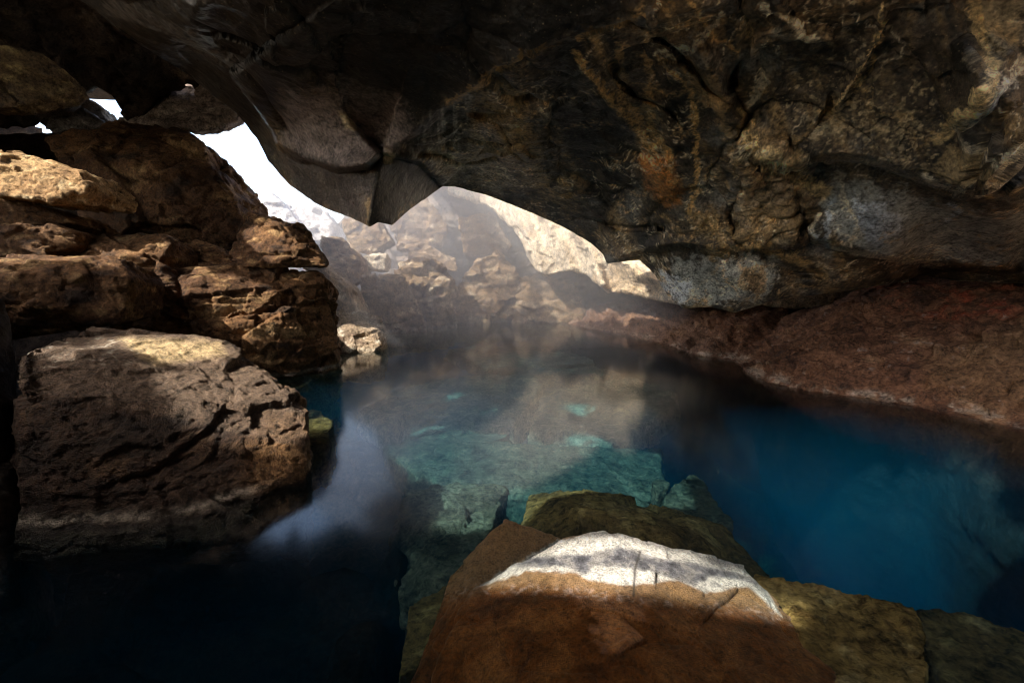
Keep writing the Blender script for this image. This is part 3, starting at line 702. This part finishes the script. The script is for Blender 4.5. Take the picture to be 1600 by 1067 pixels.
# ---- water
def water():
    m = bpy.data.materials.new('pool water'); m.use_nodes = True; t = m.node_tree; N = t.nodes; L = t.links
    N.remove(N['Principled BSDF']); out = N['Material Output']
    tr = N.new('ShaderNodeBsdfTransparent'); gl = N.new('ShaderNodeBsdfGlossy'); gl.inputs['Roughness'].default_value = .11
    gl.inputs['Color'].default_value = (1, 1, 1, 1)
    fr = N.new('ShaderNodeFresnel'); fr.inputs['IOR'].default_value = 1.33
    mx = N.new('ShaderNodeMixShader'); L.new(fr.outputs[0], mx.inputs[0]); L.new(tr.outputs[0], mx.inputs[1]); L.new(gl.outputs[0], mx.inputs[2])
    L.new(mx.outputs[0], out.inputs['Surface'])
    ab = N.new('ShaderNodeVolumeAbsorption'); ab.inputs['Color'].default_value = (.14, .68, .79, 1); ab.inputs['Density'].default_value = .55
    sc = N.new('ShaderNodeVolumeScatter'); sc.inputs['Color'].default_value = (.0, .5, 1, 1); sc.inputs['Density'].default_value = .038
    ad = N.new('ShaderNodeAddShader'); L.new(ab.outputs[0], ad.inputs[0]); L.new(sc.outputs[0], ad.inputs[1])
    L.new(ad.outputs[0], out.inputs['Volume'])
    x0, x1, y0, y1, z0 = -9.3, 8.8, -5.5, 16.6, -4.7
    V = [(x0, y0, z0), (x1, y0, z0), (x1, y1, z0), (x0, y1, z0), (x0, y0, 0), (x1, y0, 0), (x1, y1, 0), (x0, y1, 0)]
    Fc = [(0, 3, 2, 1), (4, 5, 6, 7), (0, 1, 5, 4), (1, 2, 6, 5), (2, 3, 7, 6), (3, 0, 4, 7)]
    o = make('water', V, Fc, m, None, smooth=False); tag(o, kind='structure')
water()

# ================================================================== BOULDERS
def bb(*a, **k): return boulder(*a, **k)
# giant near-left boulder
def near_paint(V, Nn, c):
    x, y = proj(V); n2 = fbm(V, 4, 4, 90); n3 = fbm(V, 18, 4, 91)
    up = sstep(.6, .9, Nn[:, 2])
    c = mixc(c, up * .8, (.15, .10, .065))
    c = mixc(c, up * patch(x + 15 * n2, y + 6 * n3, [(190, 528), (345, 535), (360, 552), (240, 570), (210, 550)], 8) * .9, (.52, .38, .2))  # sun patch painted paler into the top
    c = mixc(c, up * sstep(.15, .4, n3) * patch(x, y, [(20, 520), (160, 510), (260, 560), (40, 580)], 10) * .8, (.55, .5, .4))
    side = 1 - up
    rt = sstep(330, 450, x + 60 * n2 + .35 * (600 - y))  # light painted in: right flank paler, the rest of the side kept dark
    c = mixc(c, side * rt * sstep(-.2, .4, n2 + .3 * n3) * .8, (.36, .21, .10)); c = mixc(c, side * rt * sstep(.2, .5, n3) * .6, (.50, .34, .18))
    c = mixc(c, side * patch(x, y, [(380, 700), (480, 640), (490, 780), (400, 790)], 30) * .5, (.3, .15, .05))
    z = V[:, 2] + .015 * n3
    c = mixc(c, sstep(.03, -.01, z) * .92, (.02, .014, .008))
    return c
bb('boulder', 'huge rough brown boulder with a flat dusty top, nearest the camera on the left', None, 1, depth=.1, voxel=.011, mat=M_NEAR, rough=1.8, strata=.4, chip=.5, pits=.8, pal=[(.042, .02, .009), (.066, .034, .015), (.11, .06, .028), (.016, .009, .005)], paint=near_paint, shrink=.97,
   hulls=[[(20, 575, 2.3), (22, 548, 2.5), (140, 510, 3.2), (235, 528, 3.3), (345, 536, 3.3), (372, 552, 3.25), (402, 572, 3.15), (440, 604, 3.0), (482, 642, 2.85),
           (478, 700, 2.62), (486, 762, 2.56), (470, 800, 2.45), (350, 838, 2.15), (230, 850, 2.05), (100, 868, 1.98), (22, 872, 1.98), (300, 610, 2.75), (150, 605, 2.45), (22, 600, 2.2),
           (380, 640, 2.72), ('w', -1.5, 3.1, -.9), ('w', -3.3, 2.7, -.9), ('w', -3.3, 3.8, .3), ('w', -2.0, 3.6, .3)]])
# left-edge stack
bb('boulder', 'black flat-topped block with a pale sunlit top, jutting from the left edge', None, 2, depth=.7, voxel=.018, strata=.4, chip=.7,
   hulls=[[(-60, 400, 3.9), (60, 399, 4.3), (188, 402, 4.2), (204, 432, 4.1), (192, 505, 4.0), (120, 515, 3.9), (40, 488, 3.7), (36, 425, 3.65), (-60, 440, 3.6), (-60, 540, 3.6)]])
bb('boulder', 'tan slab in full sun at the left edge, topmost of its stack', [(-60, 235, 4.7), (20, 238, 5.1), (80, 252, 5.1), (124, 264, 5.0), (136, 292, 4.9), (130, 318, 4.9), (70, 316, 4.7), (-60, 298, 4.5)], 3, strata=1, voxel=.018,
   pal=[(.34, .2, .09), (.46, .30, .14), (.56, .42, .24), (.12, .07, .035)])
bb('boulder', 'thin brown ledge under the sunlit tan slab at the left edge', [(-60, 300, 4.7), (30, 308, 4.9), (80, 328, 5.0), (112, 348, 5.0), (60, 352, 4.8), (-60, 352, 4.6)], 4, strata=1, voxel=.02)
bb('boulder', 'rounded orange-brown boulder above the black flat-topped block', [(-60, 352, 4.5), (20, 355, 4.6), (85, 352, 4.8), (122, 362, 4.9), (112, 385, 4.8), (60, 402, 4.6), (-60, 402, 4.4)], 5, voxel=.018)
bb('boulder', 'light brown wedge with a cracked face right of the black flat-topped block', None, 6, strata=1, voxel=.018,
   hulls=[[(105, 380, 5.1), (150, 372, 5.2), (195, 366, 5.3), (256, 368, 5.3), (268, 378, 5.3), (244, 420, 5.0), (240, 436, 5.0), (195, 410, 4.9), (110, 402, 4.9)],
          [(190, 400, 4.9), (244, 410, 5.0), (268, 440, 5.0), (296, 480, 5.0), (290, 500, 4.9), (200, 470, 4.7)]])
bb('boulder', 'massive dark boulder left of the bright opening', None, 7, depth=1.6, voxel=.028, strata=.3,
   hulls=[[(70, 215, 6.8), (130, 196, 7.0), (240, 193, 7.2), (285, 206, 7.2), (306, 218, 7.0), (334, 262, 6.9), (366, 302, 6.8), (374, 345, 6.7), (366, 378, 6.6), (310, 388, 6.5), (270, 340, 6.3), (240, 260, 6.4),
           (200, 372, 6.3), (130, 345, 6.2), (90, 280, 6.4)]])
bb('boulder', 'small cracked rock wedged beneath the massive dark boulder', [(288, 385, 5.9), (305, 374, 6.0), (340, 385, 6.0), (366, 412, 5.9), (330, 418, 5.8), (290, 408, 5.8)], 8, depth=.4, voxel=.016, strata=1)
bb('boulder', 'orange boulder with a sunlit front just below the bright opening', None, 9, depth=.5, voxel=.018, strata=.8,
   hulls=[[(352, 402, 5.5), (372, 366, 5.6), (390, 334, 5.8), (424, 340, 5.9), (468, 352, 5.9), (486, 372, 5.8), (506, 402, 5.8), (512, 418, 5.7), (440, 412, 5.5), (380, 418, 5.4), (440, 350, 5.6), (455, 400, 5.5)]])
bb('boulder', 'tall square-faced brown block standing in the water behind the huge near boulder', None, 10, depth=.7, voxel=.015, strata=.9, down=.9,
   hulls=[[(262, 420, 5.3), (330, 412, 5.5), (400, 415, 5.6), (500, 424, 5.9), (514, 440, 5.85), (522, 560, 5.75), (470, 570, 5.35), (432, 590, 5.2), (405, 568, 5.1), (340, 530, 4.9), (290, 480, 4.9), (442, 450, 5.35), (452, 570, 5.25), (300, 440, 5.1)]])
bb('boulder', 'dark shadowed boulder between the black block and the square-faced brown block', [(180, 470, 4.9), (250, 450, 5.2), (320, 500, 5.1), (350, 540, 5.0), (250, 560, 4.6), (150, 540, 4.4)], 11, depth=.9, voxel=.025)
bb('boulder', 'brown rock hanging at the upper left edge', [(-80, 60, 5.2), (0, 68, 5.4), (60, 80, 5.6), (104, 112, 5.8), (122, 138, 5.9), (96, 150, 5.8), (30, 166, 5.5), (-80, 176, 5.2)], 12, depth=.35, voxel=.024,
   pal=[(.13, .09, .05), (.22, .16, .08), (.34, .26, .12), (.05, .04, .03)])
bb('boulder', 'smooth grey rock in the small gap at the upper left', [(56, 188, 7.0), (70, 172, 7.0), (112, 158, 7.2), (130, 175, 7.3), (160, 188, 7.4), (150, 200, 7.4), (80, 208, 7.0)], 13, depth=.6, voxel=.022, pal=GREY)
bb('boulder', 'broad hazy grey slab roofing the bright opening', [(180, 192, 7.5), (215, 165, 7.7), (262, 130, 7.8), (300, 115, 7.8), (350, 120, 7.7), (390, 150, 7.6), (384, 176, 7.4), (326, 206, 7.3), (250, 198, 7.3)], 14, depth=.35, shrink=.85, voxel=.025, pal=[(.2, .15, .12), (.28, .22, .18), (.34, .28, .23), (.1, .08, .07)])
# shoreline stones left of the pool
bb('boulder', 'pale-topped low boulder at the waterline, front of a pair', None, 15, depth=.6, voxel=.018, down=.5,
   hulls=[[(522, 512, 7.1), (545, 502, 7.5), (575, 505, 7.6), (592, 520, 7.4), (596, 545, 7.2), (575, 553, 7.0), (530, 552, 7.0), (520, 535, 7.0)]], pal=[(.3, .22, .15), (.4, .3, .2), (.55, .48, .38), (.15, .1, .07)])
bb('boulder', 'flatter pale boulder at the waterline, rear of a pair', [(520, 492, 7.8), (560, 487, 8.0), (590, 492, 8.1), (602, 515, 8.0), (598, 532, 7.9), (525, 520, 7.6)], 16, depth=.5, voxel=.02, down=.4, pal=[(.3, .22, .15), (.4, .3, .2), (.55, .48, .38), (.15, .1, .07)])
# hazy boulders at the back
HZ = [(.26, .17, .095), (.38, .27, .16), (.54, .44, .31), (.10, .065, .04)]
g = 'hazy boulders across the back of the pool'
bb('boulder', 'shadowed hazy block sloping down behind the waterline pair', [(478, 395, 7.9), (505, 420, 8.0), (540, 450, 8.2), (560, 490, 8.3), (530, 500, 8.0), (480, 500, 7.8)], 17, depth=1.2, voxel=.03, pal=HZ, group=g, down=.4)
bb('boulder', 'hazy square block with a bright top edge standing at the back waterline', None, 18, depth=1.1, voxel=.028, pal=HZ, group=g, down=.5,
   hulls=[[(566, 434, 9.6), (600, 428, 10.0), (630, 432, 10.0), (652, 470, 9.9), (662, 515, 9.7), (600, 522, 9.4), (556, 518, 9.5), (560, 470, 9.5)]])
bb('boulder', 'craggy hazy boulder with a brightly lit left face, just left of the peaked one', None, 19, depth=1.1, voxel=.03, pal=HZ, group=g, down=.5, chip=1.5,
   hulls=[[(612, 420, 10.3), (635, 404, 10.6), (680, 405, 10.8), (706, 432, 10.7), (708, 480, 10.5), (688, 512, 10.2), (662, 516, 10.0), (650, 470, 10.0)]])
bb('boulder', 'peaked hazy boulder with a sunlit crest, tallest at the back waterline', None, 20, depth=1.4, voxel=.032, pal=HZ, group=g, down=.5,
   hulls=[[(702, 470, 11.3), (712, 445, 11.4), (750, 404, 11.8), (778, 393, 12.0), (806, 420, 12.0), (822, 500, 11.8), (760, 505, 11.2), (706, 503, 11.1)]])
bb('boulder', 'tiny bright stone at the back waterline between craggy and peaked boulders', [(680, 497, 10.9), (692, 489, 11.), (708, 492, 11.), (713, 507, 10.8), (684, 510, 10.7)], 21, depth=.3, voxel=.02, pal=[(.5, .42, .3), (.6, .5, .38), (.7, .62, .5), (.2, .16, .12)], group=g, down=.3)
bb('boulder', 'dim hazy boulder at the foot of the sunlit curtain wall', [(800, 440, 12.), (840, 425, 12.3), (900, 440, 12), (925, 500, 11.6), (860, 505, 11.4), (800, 504, 11.6)], 22, depth=1.2, voxel=.035, pal=HZ, group=g, down=.4)
bb('boulder', 'bright upright block high at the back, under the hanging prism', [(532, 345, 11), (560, 335, 11.2), (595, 345, 11.3), (612, 375, 11.2), (580, 398, 11), (545, 392, 10.9)], 23, depth=1., voxel=.03, pal=HZ, group=g)
bb('boulder', 'small glowing square rock behind the square hazy block', [(566, 402, 10.6), (585, 396, 10.7), (606, 396, 10.7), (600, 424, 10.6), (572, 424, 10.5)], 24, depth=.7, voxel=.025, pal=[(.5, .42, .3), (.6, .5, .38), (.7, .62, .5), (.2, .16, .12)], group=g)
bb('boulder', 'hazy tilted slab above the craggy boulder', [(632, 384, 12.2), (660, 376, 12.4), (712, 405, 12.4), (715, 425, 12.2), (640, 410, 12.0)], 25, depth=.8, voxel=.03, pal=HZ, group=g)
bb('boulder', 'large dim block in the steam below the hanging prism', [(600, 320, 12.6), (660, 300, 13), (700, 350, 13), (690, 385, 12.8), (620, 395, 12.4)], 26, depth=1., voxel=.04, pal=HZ, group=g)
bb('boulder', 'leaning hazy block beside the sunlit curtain wall', [(715, 340, 13), (770, 330, 13.3), (800, 385, 13.2), (780, 400, 13), (725, 400, 12.6)], 27, depth=1., voxel=.04, pal=HZ, group=g)
bb('boulder', 'hazy boulder above the shadowed sloping block', [(500, 365, 9.6), (530, 372, 9.8), (560, 400, 9.9), (565, 440, 9.8), (530, 450, 9.3), (500, 420, 9.2)], 28, depth=1.2, voxel=.03, pal=HZ, group=g)
bb('boulder', 'pale rock glimpsed in the small gap at the upper left', [(105, 168, 8.2), (128, 148, 8.3), (150, 160, 8.3), (172, 195, 8.2), (110, 205, 8.0)], 32, depth=.4, voxel=.03, pal=[(.3, .29, .27), (.42, .4, .38), (.5, .48, .46), (.15, .14, .13)])
# outside the opening
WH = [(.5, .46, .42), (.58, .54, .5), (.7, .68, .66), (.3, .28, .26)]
bb('boulder', 'glaring white rock rising in the bright opening', [(396, 330, 12), (410, 305, 12.3), (425, 300, 12.4), (445, 330, 12.4), (470, 350, 12.2), (400, 345, 11.8)], 29, depth=1., voxel=.04, pal=WH)
bb('boulder', 'glaring pale rock slope at the foot of the bright opening', [(430, 340, 12.4), (470, 318, 13), (505, 325, 13.2), (522, 350, 13), (520, 380, 12.4), (440, 372, 11.8)], 30, depth=1.4, voxel=.05, pal=WH)

# foreground rock
def fg_paint(V, Nn, c):
    x, y = proj(V); n2 = fbm(V, 9, 4, 95); n3 = fbm(V, 40, 4, 96)
    z = V[:, 2]
    br = np.tile(np.array([.28, .10, .022]), (len(V), 1))
    br = mixc(br, sstep(-.1, .4, n2 + .4 * n3), (.44, .19, .055)); br = mixc(br, sstep(.1, .5, -n2 + .5 * n3) * .7, (.07, .03, .012))
    lo = np.interp(x, [700, 745, 800, 900, 920, 990, 1060, 1100, 1165, 1200, 1260], [935, 916, 892, 897, 905, 912, 908, 925, 908, 925, 968]) 
    mid = np.interp(x, [700, 745, 820, 900, 980, 1080, 1180, 1240], [930, 922, 920, 925, 935, 945, 955, 970])
    up1 = patch(x + 5 * n3, y + 5 * n2 + 4 * n3, [(740, 919), (790, 888), (868, 846), (925, 828), (960, 820), (1003, 838), (1045, 852), (1168, 872), (1200, 925), (1222, 962), (1170, 918), (1100, 925), (1060, 906), (990, 914), (920, 907), (900, 894), (820, 893)], 2.5)
    band = sstep(14, -14, y - mid - 8 * n2 - 5 * n3)
    c2 = mixc(br, band * .85, (.40, .25, .12))
    c2 = mixc(c2, np.exp(-((y - mid) / 9) ** 2) * sstep(.05, .3, n3) * .8, (.6, .45, .38))
    wht = np.tile(np.array([.85, .81, .73]), (len(V), 1)) * (1 + .3 * n3[:, None])
    c2 = c2 * (1 - up1[:, None]) + wht * up1[:, None]
    gr = patch(x + 10 * n2, y + 6 * n2, [(800, 885), (830, 872), (930, 862), (965, 852), (1010, 868), (1080, 880), (1150, 895), (1190, 912), (1110, 900), (1085, 915), (1020, 892), (930, 882), (915, 896), (880, 884)], 4)
    gl_ = fbm(V * np.array([1, 1, 3.]), 16, 4, 97)
    c2 = mixc(c2, gr * .95, (.17, .17, .19)); c2 = mixc(c2, gr * sstep(.0, .25, gl_ + .3 * n3) * .8, (.42, .39, .36)); c2 = mixc(c2, gr * sstep(.1, .3, -gl_ + .3 * n3) * .8, (.07, .07, .08))
    cr, _, _ = poly_dist(x, y, [(1000, 862), (992, 890), (990, 930)])
    return mixc(c2, np.exp(-(cr / 2.2) ** 2) * .9, (.05, .04, .03))
bb('boulder', 'foreground rock breaking the water, white broken crest over wet rust-brown sides', None, 31, depth=.01, voxel=.0052, mat=M_FG, rough=1.0, strata=.3, chip=.7, paint=fg_paint, shrink=.99, amp=.4,
   hulls=[[(735, 922, 1.72), (800, 886, 1.82), (872, 850, 1.9), (925, 838, 1.92), (958, 828, 1.93), (1000, 849, 1.9), (1040, 864, 1.88), (1165, 882, 1.84), (1192, 920, 1.74), (1218, 958, 1.62),
           (740, 930, 1.66), (990, 925, 1.63), (1345, 1067, 1.36), (1420, 1150, 1.25), (700, 1000, 1.45), (640, 1150, 1.2), (1000, 1150, 1.05), (1300, 1200, 1.05),
           (800, 1020, 1.9), (1300, 1100, 2.0)],
          [(765, 832, 2.05), (790, 814, 2.1), (830, 826, 2.1), (880, 846, 2.1), (735, 922, 1.75), (700, 900, 1.9), (690, 960, 1.7), (640, 1067, 1.45), (600, 1200, 1.3), (850, 1000, 1.6), (900, 900, 2.1)]])

# ---- submerged slabs and rocks
def sub(label, top, z, seed, pal, depth=.5, voxel=.02, **k):
    A = [W(px, py, z + dz) for px, py, dz in top]
    B = [a + np.array([0, 0, -depth]) for a in A]
    c = np.mean(A, 0)
    B = [c + (b - c) * np.array([1.05, 1.05, 1]) for b in B]
    V, Nn, Fc = remeshed([A + B], voxel)
    size = float(np.cbrt(np.prod(np.maximum(V.max(0) - V.min(0), .1))))
    V2 = V + Nn * (.8 * rock_disp(V, size, 1., seed, .3, k.get('chip', .7)))[:, None]
    V2[:, 2] = np.minimum(V2[:, 2], -.02)
    col = palette(V2, pal, seed, size)
    o = make('submerged_rock', V2, Fc, M_BED, col); tag(o, label=label, cat='submerged rock', group='rocks lying under the water', kind='thing')
    return o
TEAL = [(.075, .07, .05), (.105, .1, .072), (.15, .14, .1), (.02, .02, .015)]
FAR = [(.20, .20, .15), (.27, .27, .2), (.36, .35, .27), (.05, .05, .035)]
OLV = [(.12, .078, .03), (.18, .12, .045), (.26, .19, .08), (.05, .032, .014)]
sub('wide teal slab with a straight right edge under mid-pool water', [(640, 735, 0), (700, 688, 0), (860, 694, 0), (1032, 702, 0), (1036, 755, 0), (1010, 792, 0), (830, 770, 0), (700, 760, 0)], -.95, 41, TEAL, .4)
sub('teal green slab under water left of the foreground rock, steep dark left edge', [(632, 765, 0), (720, 752, 0), (792, 756, 0), (755, 798, 0), (762, 850, 0), (700, 920, 0), (630, 930, -.1), (610, 850, -.1)], -.62, 42, TEAL, .7)
sub('long brown-topped submerged rock directly behind the white crest', [(830, 772, -.15), (905, 768, -.1), (1000, 782, -.1), (1130, 822, -.1), (1152, 858, -.1), (1215, 900, -.2), (1100, 920, 0), (870, 880, 0), (800, 850, -.1), (900, 800, .1), (1050, 830, .1)], -.35, 43, OLV, .6)
sub('pointed teal slab beside the deep blue water', [(1040, 768, 0), (1084, 740, 0), (1098, 750, 0), (1150, 822, 0), (1100, 830, 0), (1035, 800, 0)], -.8, 44, TEAL, .5)
sub('small round teal stone between two submerged slabs', [(1018, 752, 0), (1030, 747, 0), (1046, 752, 0), (1044, 764, 0), (1026, 767, 0)], -.75, 45, TEAL, .2, voxel=.012)
sub('golden mottled rock just under the surface right of the foreground rock', [(1180, 898, -.05), (1245, 905, 0), (1335, 927, 0), (1428, 950, 0), (1455, 1040, 0), (1452, 1120, 0), (1330, 1110, 0), (1240, 985, 0)], -.13, 46, [(.22, .14, .045), (.34, .23, .08), (.48, .36, .16), (.08, .045, .015)], .6, voxel=.012, chip=.6)
sub('dim olive submerged rock in the lower right corner', [(1432, 952, 0), (1500, 958, 0), (1600, 992, 0), (1750, 1060, 0), (1700, 1200, 0), (1460, 1150, 0)], -.42, 47, OLV, .6)
sub('large pale slab under far water, left of centre', [(620, 620, 0), (700, 590, 0), (830, 585, 0), (850, 600, 0), (800, 665, 0), (640, 680, 0)], -1.0, 48, FAR, .4, voxel=.03)
sub('submerged slab with a dark right edge near pool centre', [(850, 615, 0), (960, 590, 0), (1060, 600, 0), (1050, 640, 0), (960, 690, 0), (830, 672, 0)], -1.0, 49, FAR, .4, voxel=.03)
sub('small olive rock underwater beside the huge near boulder', [(455, 650, 0), (490, 640, 0), (520, 655, 0), (515, 690, 0), (470, 705, 0)], -.3, 50, OLV, .4)
sub('flat slab under shallow water beyond mid-pool, near the back', [(700, 545, 0), (830, 528, 0), (960, 540, 0), (940, 565, 0), (760, 575, 0)], -.85, 51, FAR, .3, voxel=.03)

sub('pale slab underwater between the far slab and the left shore rocks', [(560, 640, 0), (640, 600, 0), (690, 596, 0), (640, 640, 0), (600, 668, 0)], -1.0, 52, FAR, .4, voxel=.03)
sub('cracked teal slab underwater in line with the waterline boulder pair', [(600, 700, 0), (690, 672, 0), (800, 676, 0), (742, 700, 0), (640, 732, 0)], -.98, 53, TEAL, .4, voxel=.025)
sub('pale slab under far water below the curtain wall reflection', [(800, 560, 0), (930, 552, 0), (1010, 566, 0), (960, 584, 0), (830, 582, 0)], -.95, 54, FAR, .4, voxel=.03)
sub('narrow dark-edged slab wedged left of the teal slab and the foreground rock', [(640, 940, 0), (700, 925, 0), (735, 900, 0), (720, 960, 0), (660, 1040, 0), (620, 1060, 0)], -.5, 55, OLV, .5)

# ---- steam hanging over the back of the pool
def steam():
    m = bpy.data.materials.new('steam'); m.use_nodes = True; t = m.node_tree; N = t.nodes; L = t.links
    N.remove(N['Principled BSDF']); v = N.new('ShaderNodeVolumePrincipled'); v.inputs['Color'].default_value = (.95, .96, 1, 1)
    v.inputs['Density'].default_value = .135; v.inputs['Anisotropy'].default_value = .0
    L.new(v.outputs[0], N['Material Output'].inputs['Volume'])
    bm = bmesh.new(); bmesh.ops.create_icosphere(bm, subdivisions=5, radius=1)
    for q in bm.verts:
        p = q.co.copy(); k = 1 + .12 * math.sin(3 * p.x + 2 * p.z) + .08 * math.sin(5 * p.y - 3 * p.x)
        q.co = Vector((-1.6 + 5.2 * p.x * k, 11.2 + 4.6 * p.y * k, max(.02, 1.6 + 3.4 * p.z * k)))
    me = bpy.data.meshes.new('steam'); bm.to_mesh(me); bm.free(); me.materials.append(m)
    o = bpy.data.objects.new('steam', me); C.objects.link(o); tag(o, kind='stuff')
steam()
